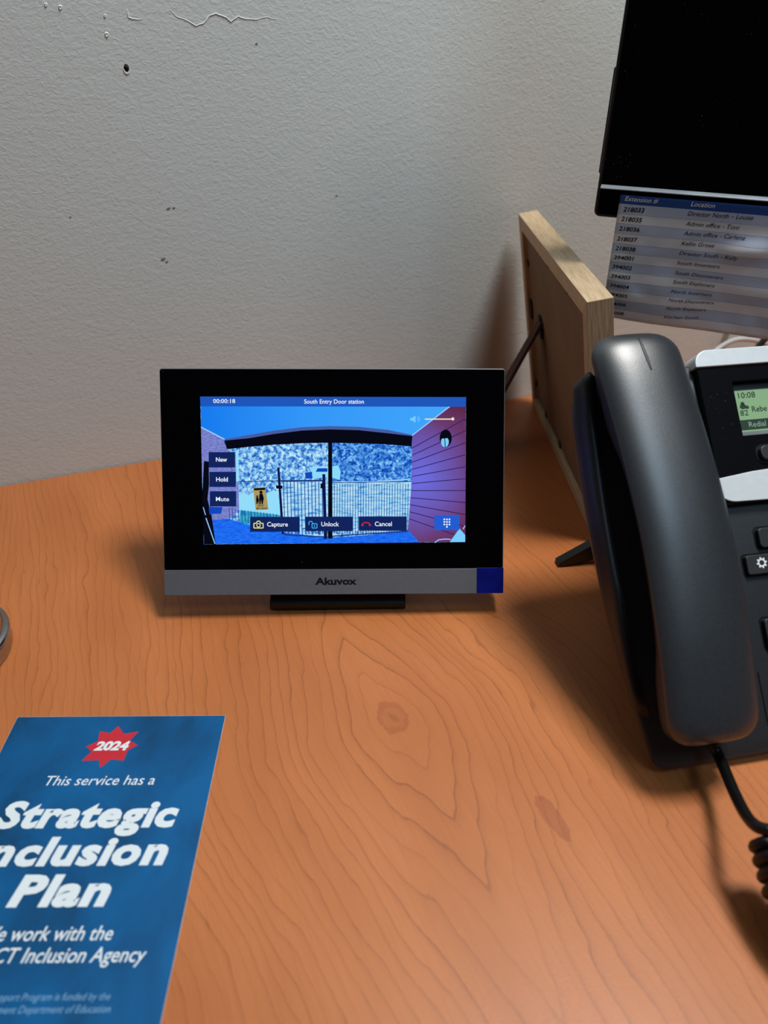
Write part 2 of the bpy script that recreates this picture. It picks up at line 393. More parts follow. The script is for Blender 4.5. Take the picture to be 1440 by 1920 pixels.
G['bar'] = glow('screen_bar', (22, 58, 146)); G['rail'] = glow('screen_rail', (26, 52, 120)); G['car'] = glow('screen_car', (140, 218, 250)); G['carwin'] = glow('screen_car_window', (16, 70, 190))
G['sign'] = glow('screen_sign', (170, 152, 96)); G['white'] = glow('screen_white', (232, 240, 250)); G['btn'] = glow('screen_button', (17, 36, 94)); G['btn2'] = glow('screen_keypad_button', (34, 92, 208))
G['yellow'] = glow('screen_yellow', (228, 226, 140)); G['red'] = glow('screen_red', (206, 40, 66)); G['cyan'] = glow('screen_cyan', (60, 170, 235)); G['cream'] = glow('screen_cream', (236, 226, 184)); G['pale'] = glow('screen_pale_blue', (120, 205, 252)); G['edge'] = glow('screen_pale_edge', (150, 200, 250))
keys = list(G); mats = [G[k] for k in keys]
disp = MB(); a = SC(42, 37); b = SC(1396, 40); c = SC(1392, 778); d = SC(60, 790)
disp.add([(*d, .02), (*c, .02), (*b, .02), (*a, .02)], [(0, 1, 2, 3)])
screen = disp.build('screen', G['leaf'], tab)
pic = MB(); pic.keep = True; zl = [0.05]
def lay(k, pts, dz=0.0, step=0.012):
    zl[0] += step; pic.cur = keys.index(k); pic.poly([(*SC(x, y), zl[0]) for x, y in pts])
def seg_(k, p, q, wd):
    L = Vector((q[0] - p[0], q[1] - p[1])).normalized(); n = (-L.y * wd / 2, L.x * wd / 2)
    pic.cur = keys.index(k); pic.poly([(*SC(x, y), zl[0]) for x, y in ((p[0] + n[0], p[1] + n[1]), (q[0] + n[0], q[1] + n[1]), (q[0] - n[0], q[1] - n[1]), (p[0] - n[0], p[1] - n[1]))])
def ell(k, cx, cy, rx, ry, a0=0, a1=2 * pi, n=24, step=0.012):
    lay(k, [(cx + rx * cos(a0 + (a1 - a0) * i / n), cy + ry * sin(a0 + (a1 - a0) * i / n)) for i in range(n)], step=step)
beam_top = [(165, 255), (290, 232), (420, 210), (560, 193), (700, 187), (850, 191), (1000, 207), (1122, 232)]
beam_bot = [(178, 305), (300, 292), (420, 282), (560, 275), (700, 272), (850, 275), (1000, 281), (1120, 291)]
lay('leaf_dark', [(712, 262), (1120, 275), (1118, 485), (712, 485)])
lay('ground', [(240, 476), (520, 466), (1118, 470), (1105, 735), (240, 690)])
lay('panel', [(236, 545), (300, 510), (436, 520), (452, 642), (246, 618)])
lay('leaf', [(232, 470), (440, 455), (442, 512), (380, 530), (330, 505), (290, 540), (240, 520)])
lay('bush', [(246, 616), (452, 641), (456, 700), (240, 690)])
lay('deck', [(60, 660), (190, 660), (300, 695), (460, 728), (700, 756), (900, 742), (1100, 716), (1160, 780), (60, 789)])
lay('brick', [(46, 190), (165, 252), (178, 305), (232, 335), (240, 600), (205, 655), (62, 672), (52, 420)])
lay('panel', [(222, 312), (236, 312), (240, 470), (226, 470)])
lay('sky', [(45, 80), (1322, 80), (1122, 233)] + list(reversed(beam_top[:-1])) + [(46, 193)])
lay('edge', [(46, 189), (46, 196), (165, 258), (168, 252)])
lay('beam_edge', beam_top + [(x, y + 26) for x, y in reversed(beam_top)])
lay('dark', [(x, y + (17 if 200 < x < 1100 else 6)) for x, y in beam_top] + list(reversed(beam_bot)))
lay('clad', [(1318, 84), (1395, 84), (1392, 778), (1157, 779), (1100, 716), (1118, 480), (1122, 233)])
lay('edge', [(1312, 84), (1322, 84), (1124, 236), (1118, 234)])
zl[0] += .012
for k in range(13):
    y0 = 300 + k * 36; y1 = 150 + k * 61
    if y1 < 775: seg_('clad_line', (1120 - max(0, (y0 - 480)) * .07, y0), (1393, y1), 4)
# car and bins beyond the fence
lay('car', [(600, 400), (640, 392), (715, 392), (745, 386), (758, 420), (752, 462), (700, 446), (618, 455)]); lay('carwin', [(575, 425), (612, 420), (612, 455), (580, 455)]); lay('carwin', [(640, 402), (690, 402), (690, 420), (630, 420)])
zl[0] += .012
for k in range(12):
    x = 466 + k * 18; seg_('bar', (x, 470), (x + 8 - k * .5, 738), 4)
for k in range(29):
    x = 726 + k * 13.4; seg_('bar', (x, 480), (x - (1 if k < 15 else 3), 742 - abs(k - 12) * .6), 3)
seg_('rail', (452, 467), (668, 465), 8); seg_('rail', (236, 470), (440, 466), 4); seg_('rail', (715, 476), (1118, 470), 4); seg_('edge', (890, 474), (1110, 458), 7); seg_('rail', (470, 740), (690, 752), 6); seg_('rail', (715, 748), (1096, 722), 6)
for k in range(16): seg_('bar', (190 + k * 16, 604 + k * 2), (192 + k * 16, 664 + k * 3), 3)
lay('navy', [(434, 398), (446, 398), (470, 738), (457, 738)]); lay('navy', [(664, 432), (679, 432), (688, 762), (672, 762)]); lay('dark', [(694, 262), (714, 262), (716, 760), (693, 760)])
lay('dark', [(655, 480), (668, 480), (668, 505), (655, 505)]); lay('dark', [(428, 490), (460, 490), (462, 506), (430, 506)])
lay('sign', [(311, 500), (374, 497), (390, 612), (325, 616)]); zl[0] += .012
lay('dark', [(316, 504), (373, 501), (374, 512), (317, 515)])
for cx, cy, r, h in ((333, 545, 5, 40), (352, 524, 8, 62)):
    ell('dark', cx, cy, r, r); lay('dark', [(cx - r, cy + r), (cx + r, cy + r), (cx + r * 1.8, cy + h * .5), (cx + r * 1.1, cy + h), (cx + r * .4, cy + h), (cx + 1, cy + h * .62), (cx - r * .3, cy + h), (cx - r, cy + h), (cx - r * 1.2, cy + h * .5)])
ell('dark', 1292, 249, 31, 44); ell('pale', 1288, 268, 20, 26); zl[0] += .012; seg_('dark', (1286, 242), (1290, 294), 4); lay('dark', [(1266, 225), (1312, 225), (1312, 248), (1266, 252)])
lay('dark', [(62, 365), (86, 368), (88, 480), (80, 560), (100, 640), (122, 789), (62, 789), (52, 560)]); lay('carwin', [(86, 598), (156, 600), (150, 632), (90, 636)]); zl[0] += .012; seg_('edge', (58, 600), (70, 640), 4); seg_('edge', (72, 655), (118, 786), 5)
lay('pale', [(1362, 708), (1391, 742), (1391, 777), (1312, 778)]); zl[0] += .012
for p, q in (((1236, 780), (1256, 766)), ((1256, 766), (1290, 762)), ((1290, 762), (1318, 764)), ((1380, 712), (1391, 694))): seg_('edge', p, q, 5)
lay('header', [(42, 37), (1396, 40), (1395, 89), (44, 87)])
pic.build('camera_picture', mats, screen)
zt = zl[0] + 0.02
for nm, q in (('menu_button', (86, 320, 220, 398)), ('menu_button', (90, 420, 224, 497)), ('menu_button', (92, 519, 226, 596)), ('action_button', (297, 649, 549, 725)), ('action_button', (577, 648, 820, 722)), ('action_button', (849, 647, 1094, 720)), ('keypad_button', (1234, 643, 1361, 717))):
    mb = MB(); P = [SC(q[0], q[3]), SC(q[2], q[3]), SC(q[2], q[1]), SC(q[0], q[1])]; mb.prism(P, zt - .01, zt); mb.build(nm, G['btn2'] if nm[0] == 'k' else G['btn'], screen)
zl[0] = zt + .02; pic = MB(); pic.keep = True
# icons
def icon(name):
    global pic
    pic.build(name, mats, screen); pic = MB(); pic.keep = True
for a0 in (0,):
    seg = [(316, 682), (328, 682), (334, 671), (345, 671), (351, 682), (363, 682), (363, 706), (316, 706)]
    for i in range(8): seg_('yellow', seg[i], seg[(i + 1) % 8], 5)
    ring = [(339.5 + 9 * cos(i * pi / 7), 692 + 9 * sin(i * pi / 7)) for i in range(14)]
    for i in range(14): seg_('yellow', ring[i], ring[(i + 1) % 14], 4)
icon('camera_icon')
for p, q in (((612, 684), (637, 684)), ((637, 684), (637, 706)), ((637, 706), (612, 706)), ((612, 706), (612, 684)), ((596, 690), (596, 676)), ((596, 676), (604, 671)), ((604, 671), (613, 675)), ((613, 675), (615, 684)), ((624, 690), (624, 700))): seg_('cyan', p, q, 4.5)
icon('padlock_icon')
arc = [(887 - 20 * cos(i * pi / 12), 690 - 12 * sin(i * pi / 12)) for i in range(13)]
for i in range(12): seg_('red', arc[i], arc[i + 1], 5)
for x in (868, 906): seg_('red', (x - 5, 691), (x + 5, 691), 9)
icon('hang_up_icon')
for x in (1285, 1298, 1311):
    for y in (662, 675, 688): ell('white', x, y, 4.6, 4.6, n=10, step=.0)
ell('white', 1298, 700, 4.6, 4.6, n=10, step=0)
icon('keypad_icon')
lay('pale', [(1111, 146), (1122, 146), (1138, 134), (1138, 170), (1122, 159), (1111, 159)], step=0)
for r in (9, 17):
    arc = [(1142 + r * cos(q), 152 + r * sin(q)) for q in [(-1 + i * .25) for i in range(9)]]
    for i in range(8): seg_('pale', arc[i], arc[i + 1], 3)
icon('speaker_icon')
seg_('cream', (1186, 152), (1328, 152), 6); ell('cream', 1328, 151, 8, 8, step=0)
icon('volume_slider')
lmat = G['white']; zt2 = zl[0] + .01
def stext(s, x0, x1, yb, cap, **kw):
    p = SC(x0, yb); q = SC(x1, yb); h = SC(x0, yb - cap)
    mb = MB(); put_text(mb, s, lambda x, y: (x, y, zt2), p[0], p[1], h[1] - p[1], q[0] - p[0], slope=(q[1] - p[1]) / (q[0] - p[0]), **kw)
    mb.build('screen_label', lmat, screen)
stext('00:00:18', 109, 221, 70, 20, bold=.012); stext('South Entry Door station', 572, 876, 73, 21, bold=.012)
stext('New', 123, 180, 368, 21, bold=.02); stext('Hold', 124, 184, 469, 21, bold=.02); stext('Mute', 123, 190, 569, 21, bold=.01)
stext('Capture', 383, 489, 698, 22, bold=.012); stext('Unlock', 659, 749, 697, 22, bold=.012); stext('Cancel', 931, 1018, 696, 22, bold=.012)
lmat = G['dark']; zt2 = zt - .012
stext('HOLD', 336, 366, 596, 8, bold=.03); stext('MY HAND', 330, 384, 610, 8, bold=.03)

# ================================================================== PICTURE FRAME (back view)
faz, fbe = radians(-88.19), radians(10.27)
fe = Vector((cos(faz), sin(faz), 0)); fm = Vector((fe.y, -fe.x, 0)); fu = Vector((0, 0, 1)) * cos(fbe) + fm * sin(fbe); fn = fe.cross(fu)
FP = Vector((0.1367, 0.6238, 0.0)); FL, FH, FT = 212.8, 169.6, 15.0
MF = basis(fe, fu, fn, FP + Vector((0, 0, 0.0005))); MFi = MF.inverted()
frm = thing('picture_frame', 'pale wooden photo frame seen from its brown back, propped on its strut against the wall', 'picture frame', MF)
t = NT('pale_frame_wood'); v = t.obj(); f = t.noise(t.mapping(v, (60, 700, 700)), 1.0, 4, .6); f2 = t.noise(v, 60, 3)
t.set(t.mix(t.math('MULTIPLY', f2, .35), t.ramp(f, [(0.3, lin((178, 150, 116))), (0.7, lin((214, 190, 156)))]), lin((196, 172, 140))), .6, 0, .3); m_fw = t.m
t = NT('pale_frame_wood_upright'); v = t.obj(); f = t.noise(t.mapping(v, (700, 60, 700)), 1.0, 4, .6)
t.set(t.ramp(f, [(0.3, lin((160, 132, 100))), (0.7, lin((204, 178, 144)))]), .6, 0, .3); m_fw2 = t.m
m_board = plain('brown_backing_board', (128, 104, 80), .75, 0, .2, .08, 30)
m_darkmetal = plain('dark_tab_metal', (26, 24, 22), .45, .6)
m_strut = plain('strut_board', (74, 50, 40), .6, 0, .3)
RW = 11.0
def mitre(pts, name, m):
    mb = MB(); mb.prism(pts, -FT, 0); return mb.build(name, m, frm, bevel=.35)
mitre([(0, FH), (RW, FH - RW), (FL - RW, FH - RW), (FL, FH)], 'top_rail', m_fw)
mitre([(0, 0), (FL, 0), (FL - RW, RW), (RW, RW)], 'bottom_rail', m_fw)
mitre([(0, 0), (RW, RW), (RW, FH - RW), (0, FH)], 'side_rail', m_fw2)
mitre([(FL, 0), (FL, FH), (FL - RW, FH - RW), (FL - RW, RW)], 'side_rail', m_fw2)
mb = MB(); mb.box(RW - .3, FL - RW + .3, RW - .3, FH - RW + .3, -6.0, -3.2); bpanel = mb.build('back_board', m_board, frm)
mb = MB(); mb.box(RW - .3, FL - RW + .3, RW - .3, FH - RW + .3, -11, -9.5); mb.build('glass_pane', m_blackglass, frm)
def fl_(x, y, n=0):
    p = MFi @ at_plane(x, y, FP + fn * n * .001, fn); return p.x * 1000, p.y * 1000
for (x, y) in ((1024, 501), (1060, 549), (1022, 787), (1048, 843)):
    a, b = fl_(x, y, -2); mb = MB(); mb.cur = 0
    top = b > 80; yy = FH - RW if top else RW
    mb.prism([(a - 3, yy), (a + 3, yy), (a + 2, yy - 5 if top else yy + 5), (a - 2, yy - 5 if top else yy + 5)][::(1 if not top else -1)], -3.1, -2.3); mb.build('fixing_tab', m_darkmetal, frm)
for (y) in (490, 680):
    a, b = fl_(986, y, -2); mb = MB(); mb.box(RW - 1, RW + 5, b - 2.2, b + 2.2, -3.1, -2.2); mb.build('fixing_tab', m_darkmetal, frm)
a, b = fl_(994, 578, -2); mb = MB(); mb.prism(rrect(RW, RW + 8, b - 8, b + 8, 2), -3.1, -1.6); mb.build('hanging_plate', m_darkmetal, frm, bevel=.3)
# strut: from its hinge on the board to the desk
pv = at_plane(1014, 603, FP - fn * .003, fn); ft_ = at_z(884, 832, 0.002)
pvl = MFi @ pv * 1000; ftl = MFi @ ft_ * 1000; L = (ftl - pvl).normalized()
sd = L.cross(Vector((0, 0, 1))).normalized(); th = sd.cross(L).normalized()
mb = MB(); rings = []
for f, wd in ((0, 7.0), (0.03, 9.0), (0.5, 11.5), (0.985, 13.5), (1.0, 12.5)):
    q = pvl.lerp(ftl, f); rings.append([q + sd * a * wd + th * b * 1.3 for a, b in ((-1, -1), (1, -1), (1, 1), (-1, 1))])
mb.loft(rings); st = mb.build('easel_strut', m_strut, frm, bevel=.3)
mb = MB(); q = pvl + Vector((0, -1, 0)); mb.prism(rrect(q.x - 5, q.x + 5, q.y - 13, q.y + 6, 3), -3.1, -1.4); mb.build('strut_hinge', m_darkmetal, frm, bevel=.3)

# ================================================================== COMPUTER MONITOR
md = Vector((0.9216, -0.3882, 0)).normalized(); mn = Vector((md.y, -md.x, 0)); MP = Vector((0.1275, 0.4777, 0.1980))
MMb = Vector((MP.x, MP.y, 0)) + md * 0.265 - mn * 0.055
MM = basis(md, Vector((0, 0, 1)), mn, MP); MMi = MM.inverted()
mon = thing('computer_monitor', 'black computer monitor with dusty screen above the desk phone', 'monitor', Matrix(((md.x, 0, mn.x, MP.x), (md.y, 0, mn.y, MP.y), (0, 1, 0, 0.0), (0, 0, 0, 1))))
MZ = MP.z * 1000
def ml(x, y, n=0):
    p = MMi @ at_plane(x, y, MP + mn * n * .001, mn); return p.x * 1000, p.y * 1000
t = NT('dusty_black_screen'); v = t.obj()
vor = t.add('ShaderNodeTexVoronoi'); t.l.new(v, vor.inputs['Vector']); vor.inputs['Scale'].default_value = 420
spk = t.ramp(vor.outputs['Distance'], [(0.0, (1, 1, 1)), (0.06, (1, 1, 1)), (0.13, (0, 0, 0))]); msk = t.ramp(t.noise(v, 34, 4, .65), [(0.54, (0, 0, 0)), (0.70, (1, 1, 1))])
t.set(t.mix(t.math('MULTIPLY', spk, msk), (0.0012, 0.0012, 0.0016, 1), (0.28, 0.30, 0.30, 1)), .35, 0, .08); m_mscreen = t.m
m_mbezel = plain('monitor_bezel', (30, 32, 35), .42, 0, .4); m_mlip = plain('monitor_lip_highlight', (150, 160, 168), .4, .2)
MWd, MHt = 530.0, 330.0
mb = MB(); mb.prism(rrect(0, MWd, 0, MHt, 3.5), -34, 0); mb.build('housing', m_mbezel, mon, off=(0, MZ, 0), bevel=1.0)
mb = MB(); mb.prism(rrect(-2.2, 30, 22, 78, 1.5), -40, -10); mb.build('side_bulge', m_mbezel, mon, off=(0, MZ, 0), bevel=.8)
mb = MB(); mb.prism(rrect(2.0, MWd - 2, 18.2, MHt - 3, 1.0), -.5, .35); mb.build('screen', m_mscreen, mon, off=(0, MZ, 0), bevel=.15)
mb = MB(); mb.prism(rrect(2.0, MWd - 2, 1.6, 16.4, 1.0), -.5, .55); mb.build('lower_bezel', m_blackglass, mon, off=(0, MZ, 0), bevel=.2)
mb = MB(); mb.loft([[(x, 16.2, -.5), (x, 16.2, 2.6), (x, 16.8, 2.8), (x, 18.3, .5), (x, 18.3, -.5)] for x in (2.0, MWd - 2)]); mb.build('bezel_lip', m_mlip, mon, off=(0, MZ, 0), bevel=.3)
mb = MB(); mb.prism(rrect(235, 295, 12, MZ + 160, 6), -60, -40); mb.prism(rrect(225, 305, MZ + 90, MZ + 190, 4), -45, -20); mb.build('stand_neck', m_mbezel, mon, bevel=1.5)
mb = MB(); mb.loft([[(x, y, z) for x, z in rrect(165, 365, -150, 20, 18)] for y in (0.3, 9)]); mb.build('stand_base', m_mbezel, mon, bevel=1.5)

# ------------------------------------------------------------------ extension list taped to the monitor
PX0, PX1, PZ1, PZ0 = 14.2, 180.0, 13.7, -63.5
pap = thing('extension_list', 'crumpled paper list of phone extensions hanging from the lower edge of the monitor', 'paper', MM)
def pdisp(x, y):
    s = max(0.0, (8 - y)) / 70
    q = Vector((x * .022, y * .03, 3.1)); r = Vector((x * .055, y * .07, 9.0))
    wv = (noise.noise(q) * 3.4 + abs(noise.noise(r)) * 2.0) * min(1, s * 1.6)
    cr = 4.5 * math.exp(-((x - 92 - .5 * (y + 10)) / 12) ** 2) * math.exp(-((y + 11) / 6) ** 2)
    return 1.6 - 9.0 * s * s - 3 * s * s * max(0, (55 - x) / 40) + wv + cr
def pfn(x, y): return (x, y, pdisp(x, y) + .0)
m_pw = plain('white_paper', (242, 244, 248), .55, 0, .4, .03); m_pb = plain('paper_band_blue', (216, 225, 241), .55, 0, .4, .03); m_ph = plain('paper_header_blue', (52, 98, 178), .5, 0, .4, .05)
lefts = [(1169, 392), (1165, 410), (1161, 428), (1157, 447), (1154, 465), (1151, 482), (1148, 499), (1145.5, 517), (1143.5, 534), (1141, 551), (1138, 568), (1134.5, 585)]
rights = [(1290, 400, 1412, 408), (1286, 419, 1386, 427), (1282, 437, 1397, 445), (1278, 456, 1339, 461), (1274, 474, 1384, 482), (1269.5, 492, 1350, 497), (1266, 511, 1356, 516), (1262, 528, 1340, 533), (1258, 546, 1335, 548), (1254, 562, 1338, 565), (1249, 578, 1323, 580), (1245, 594, 1309, 597)]
lt = ['218033', '218035', '218036', '218037', '218038', '394001', '394002', '394003', '394004', '394005', '394006', '394008']
rt = ['Director North \u2013 Louise', 'Admin office - Toni', 'Admin office - Carlene', 'Kellie Grose', 'Director South - Kelly', 'South Inventors', 'South Discoverers', 'South Explorers', 'North Inventors', 'North Discoverers', 'North Explorers', 'Kitchen South']
def pl(x, y):                                     # pixel -> paper coordinates, allowing for the curl
    a, b = ml(x, y, 0)
    for _ in range(4): a, b = ml(x, y, pdisp(a, b))
    return a, b
ybase = [pl(*p)[1] for p in lefts]; PZ0 = ybase[11] - 3.4
ys = [PZ1, ybase[0] + 2.9] + [(ybase[i] + ybase[i + 1]) / 2 + .1 for i in range(11)] + [PZ0]
mb = MB(); NX = 60
for r in range(len(ys) - 1):
    mb.cur = 0 if r == 0 else 1 + (r % 2)
    sub = 3
    for k in range(sub):
        ya_, yb_ = ys[r] + (ys[r + 1] - ys[r]) * k / sub, ys[r] + (ys[r + 1] - ys[r]) * (k + 1) / sub
        for i in range(NX):
            xa_, xb_ = PX0 + (PX1 - PX0) * i / NX, PX0 + (PX1 - PX0) * (i + 1) / NX
            mb.add([pfn(xa_, yb_), pfn(xb_, yb_), pfn(xb_, ya_), pfn(xa_, ya_)], [(0, 1, 2, 3)])
sheet = mb.build('sheet', [m_ph, m_pw, m_pb], pap, smooth=True)
so = sheet.modifiers.new('thick', 'SOLIDIFY'); so.thickness = 0.00012; so.offset = -1
for m in (m_pw, m_pb, m_ph):
    nt = m.node_tree; tr = nt.nodes.new('ShaderNodeBsdfTranslucent'); mx = nt.nodes.new('ShaderNodeMixShader'); mx.inputs[0].default_value = .38
    pb = nt.nodes['Principled BSDF']; nt.links.new(pb.inputs['Base Color'].links[0].from_socket, tr.inputs['Color'])
    nt.links.new(pb.outputs[0], mx.inputs[1]); nt.links.new(tr.outputs[0], mx.inputs[2]); nt.links.new(mx.outputs[0], nt.nodes['Material Output'].inputs['Surface'])
m_prt = plain('print_ink', (24, 26, 34), .7, 0, .2)
def ptext(m, s, x0, y0, x1, cap, slope=0.0, **kw):
    p = pl(x0, y0); q = pl(x1, y0 + (x1 - x0) * .1)
    mb = MB(); put_text(mb, s, lambda x, y: (x, y, pdisp(x, y) + .22), p[0], p[1] - cap * .5, cap, q[0] - p[0], slope=slope, **kw); mb.build('text_line', m, pap)
for i in range(12):
    x, y = lefts[i]; a = rights[i]; sl = (pl(a[0], a[1])[1] - pl(x, y)[1]) / 37.0
    ptext(m_prt, lt[i], x, y, x + 39 - i * .35, 2.45 - i * .03, sl, bold=.02, shear=.12)
    ptext(m_prt, rt[i], a[0], a[1], a[2], 2.35 - i * .03, sl, bold=.002, shear=.22)
m_pwh = plain('print_white', (226, 230, 240), .6)
ptext(m_pwh, 'Extension #', 1172, 372, 1234, 2.45, bold=.012, shear=.2); ptext(m_pwh, 'Location', 1296, 382, 1341, 2.45, bold=.012, shear=.2)
m_rule = plain('printed_rule', (150, 158, 178), .6)
mb = MB(); mb.keep = True
for yv in ys[2:-1]:
    for i in range(NX):
        xa_, xb_ = PX0 + (PX1 - PX0) * i / NX, PX0 + (PX1 - PX0) * (i + 1) / NX
        mb.add([(xa_, yv - .07, pdisp(xa_, yv - .07) + .12), (xb_, yv - .07, pdisp(xb_, yv - .07) + .12), (xb_, yv + .07, pdisp(xb_, yv + .07) + .12), (xa_, yv + .07, pdisp(xa_, yv + .07) + .12)], [(0, 1, 2, 3)])
mb.build('table_rules', m_rule, pap)['kind'] = 'stuff'

# ================================================================== DESK PHONE
ps, pa = radians(9.8), radians(46)
PA = Vector((cos(ps), sin(ps), 0)); PU = -Vector((sin(ps) * cos(pa), -cos(ps) * cos(pa), -sin(pa))); PN = PA.cross(PU)
PZ = 0.006; PSC = (CAMH - PZ) / (CAMH - 0.018)      # the phone's own size
PP = at_z(1225, 1448, PZ); UOFF = PZ / sin(pa) * 1000 / PSC     # origin on the desk, face coordinates start UOFF up the slope
PO = PP - PU * UOFF / 1000 * PSC
MPh = basis(PA * PSC, PU * PSC, PN * PSC, PO); MPi = MPh.inverted()
POF = (0, UOFF, 0)
phone = thing('desk_phone', 'dark grey desk phone with silver bands and green display beside the wooden frame', 'phone', MPh)
t = NT('charcoal_phone_plastic'); v = t.obj(); t.set(t.ramp(t.noise(v, 900, 2), [(.3, lin((36, 39, 43))), (.7, lin((44, 47, 51)))]), .46, 0, .5); t.bump(t.noise(v, 2600, 2), .10, .0003); m_ph1 = t.m
t = NT('handset_plastic'); v = t.obj(); t.set(t.ramp(t.noise(v, 900, 2), [(.3, lin((36, 40, 45))), (.7, lin((44, 48, 53)))]), .37, 0, 1.0); t.bump(t.noise(v, 2200, 2), .16, .0003); m_hs = t.m
m_lip = plain('cradle_plastic', (26, 28, 32), .42, 0, .4)
m_phblack = plain('phone_black', (10, 10, 12), .4, 0, .35)
t = NT('dusty_black_gloss'); v = t.obj(); vor = t.add('ShaderNodeTexVoronoi'); t.l.new(v, vor.inputs['Vector']); vor.inputs['Scale'].default_value = 520
spk = t.ramp(vor.outputs['Distance'], [(0.0, (1, 1, 1)), (0.05, (1, 1, 1)), (0.12, (0, 0, 0))]); msk = t.ramp(t.noise(v, 60, 4, .65), [(0.50, (0, 0, 0)), (0.66, (1, 1, 1))])
t.set(t.mix(t.math('MULTIPLY', spk, msk), (0.0035, 0.0040, 0.0052, 1), (0.16, 0.17, 0.18, 1)), .22, 0, .22); m_bez = t.m
m_band = plain('phone_silver', (222, 230, 234), .36, .15, .6, .03, 300)
m_lcd = NT('lcd_green'); m_lcd.set(lin((128, 160, 122)), .35, 0, .5); m_lcd.b.inputs['Emission Color'].default_value = lin((120, 160, 112)); m_lcd.b.inputs['Emission Strength'].default_value = .22; m_lcd = m_lcd.m
m_lcdk = plain('lcd_dark_segment', (34, 58, 46), .4); m_lcdp = plain('lcd_pale_letter', (150, 176, 150), .4)
m_key = plain('phone_key', (44, 47, 50), .4, 0, .5); m_white = plain('key_print_white', (225, 230, 232), .6)
BR = 192.0
left_edge = [(0.8, 8), (-3.2, 30), (-6.5, 55), (-8.6, 85), (-9.2, 110), (-8.8, 140), (-8.0, 165), (-7.0, 176)]
outl = [(8, 0), (BR - 8, 3), (BR - 2, 6), (BR, 12), (BR, 178), (BR - 6, 186), (60, 190), (10, 188), (-2, 184)] + list(reversed(left_edge)) + [(1.6, 3.5), (4, 1.2)]
mb = MB()
ctr = Vector((90, 95))
def shrink(k): return [(ctr.x + (x - ctr.x) * k, ctr.y + (y - ctr.y) * k) for x, y in outl]
mb.loft([[(x, y, z * (.40 + .60 * max(0, y) / 190) if z < -1 else z) for x, y in shrink(k)] for k, z in ((.95, -17), (.985, -13), (1.0, -7), (1.0, -2.2), (.994, -.6), (.985, 0))])
body = mb.build('body', m_ph1, phone, off=POF, smooth=True); ws = body.modifiers.new('e', 'EDGE_SPLIT'); ws.split_angle = radians(50)
def lerp_tab(T, u):
    if u <= T[0][0]: return T[0][1]
    for (a, x), (b, y) in zip(T, T[1:]):
        if u <= b:
            f = (u - a) / (b - a); i = [q[0] for q in T].index(a)
            def sl(k):                                   # smooth slopes through the stations
                lo, hi = max(k - 1, 0), min(k + 1, len(T) - 1); return (T[hi][1] - T[lo][1]) / (T[hi][0] - T[lo][0])
            h = b - a; m0, m1 = sl(i) * h, sl(i + 1) * h
            return (2 * f ** 3 - 3 * f * f + 1) * x + (f ** 3 - 2 * f * f + f) * m0 + (3 * f * f - 2 * f ** 3) * y + (f ** 3 - f * f) * m1
    return T[-1][1]
# raised cradle lip on the left edge
mb = MB(); rings = []
for i in range(41):
    f = (i / 40) ** .7; u = 24 + f * (188 - 24)
    e = lerp_tab([(q[1], q[0]) for q in left_edge] + [(189, -5.6)], u) + .1
    hgt_ = 8.5 * min(1, f / .35) ** 1.3 if f < .35 else 8.5
    endk = 1.0 if u < 183.5 else sqrt(max(0.02, 1 - ((u - 183.5) / 4.6) ** 2))
    w0_ = 6.0 + 3.2 * f ** 3; wd = w0_ * endk; c0 = e + w0_ / 2; hh = max(.4, hgt_ * (0.75 + .25 * endk))
    rings.append([(c0 + wd / 2 * (abs(cos(a)) ** .6) * (1 if cos(a) > 0 else -1), u, -3 + (hh + 3) * (abs(sin(a)) ** .6 if sin(a) > 0 else -abs(sin(a)) * .4)) for a in [2 * pi * k / 20 for k in range(20)]])
mb.loft(rings); mb.build('cradle_lip', m_lip, phone, off=POF, smooth=True)
# upper display bezel with recessed window
bx0, bx1, by0, by1, bz = 56.2, 186.0, 117.0, 186.4, 4.5
wx0, wx1, wy0, wy1 = 73.3, 148.0, 150.3, 178.6
mb = MB(); mb.box(bx0, bx1, wy1, by1, -1, bz); mb.box(bx0, bx1, by0, wy0, -1, bz); mb.box(bx0, wx0, wy0, wy1, -1, bz); mb.box(wx1, bx1, wy0, wy1, -1, bz)
bez = mb.build('display_bezel', m_bez, phone, off=POF)
mb = MB(); mb.prism(rrect(55.0, 187, 186.6, 195.4, 0, 8, (0.5, .5, 8, 7.5)), -6, 5.8); mb.build('silver_band', m_band, phone, off=POF, bevel=.8)
low = [(52, 128)] + [(63 - 11 * cos(q), 129 - 11 * sin(q)) for q in [.15 + i * .17 for i in range(9)]] + [(80, 117.6), (110, 116.8), (140, 116.8), (172, 117.6), (184, 120), (186, 130.5), (150, 133.5), (100, 133.5), (74, 132.2), (52, 129.7)]
mb = MB(); mb.prism(low, -1, 5.6); mb.build('silver_band', m_band, phone, off=POF, bevel=.4)
mb = MB(); mb.box(wx0 - .5, wx1 + .5, wy0 - .5, wy1 + .5, -1.5, -.8); mb.build('window_well', m_phblack, phone, off=POF)
mb = MB(); mb.box(wx0 + 1.4, wx1 - 1, 153.0, 174.4, -.8, .8); lcd = mb.build('display', m_lcd, phone, off=POF)
mb = MB(); mb.box(wx0 + 1.4, wx1 - 1, 153.9, 159.1, .8, .9); mb.build('softkey_bar', m_lcdk, lcd, off=POF)
mb = MB(); mb.box(wx0 + .6, wx1 - 2, 150.6, 152.8, -.8, 2.4); mb.build('window_rim', plain('clear_rim', (120, 132, 128), .2), phone, off=POF, bevel=.3)
def phl(x, y, n=0):
    p = MPi @ at_plane(x, y, PP + PN * n * .001, PN); return p.x * 1000, p.y * 1000 - UOFF
mb = MB()
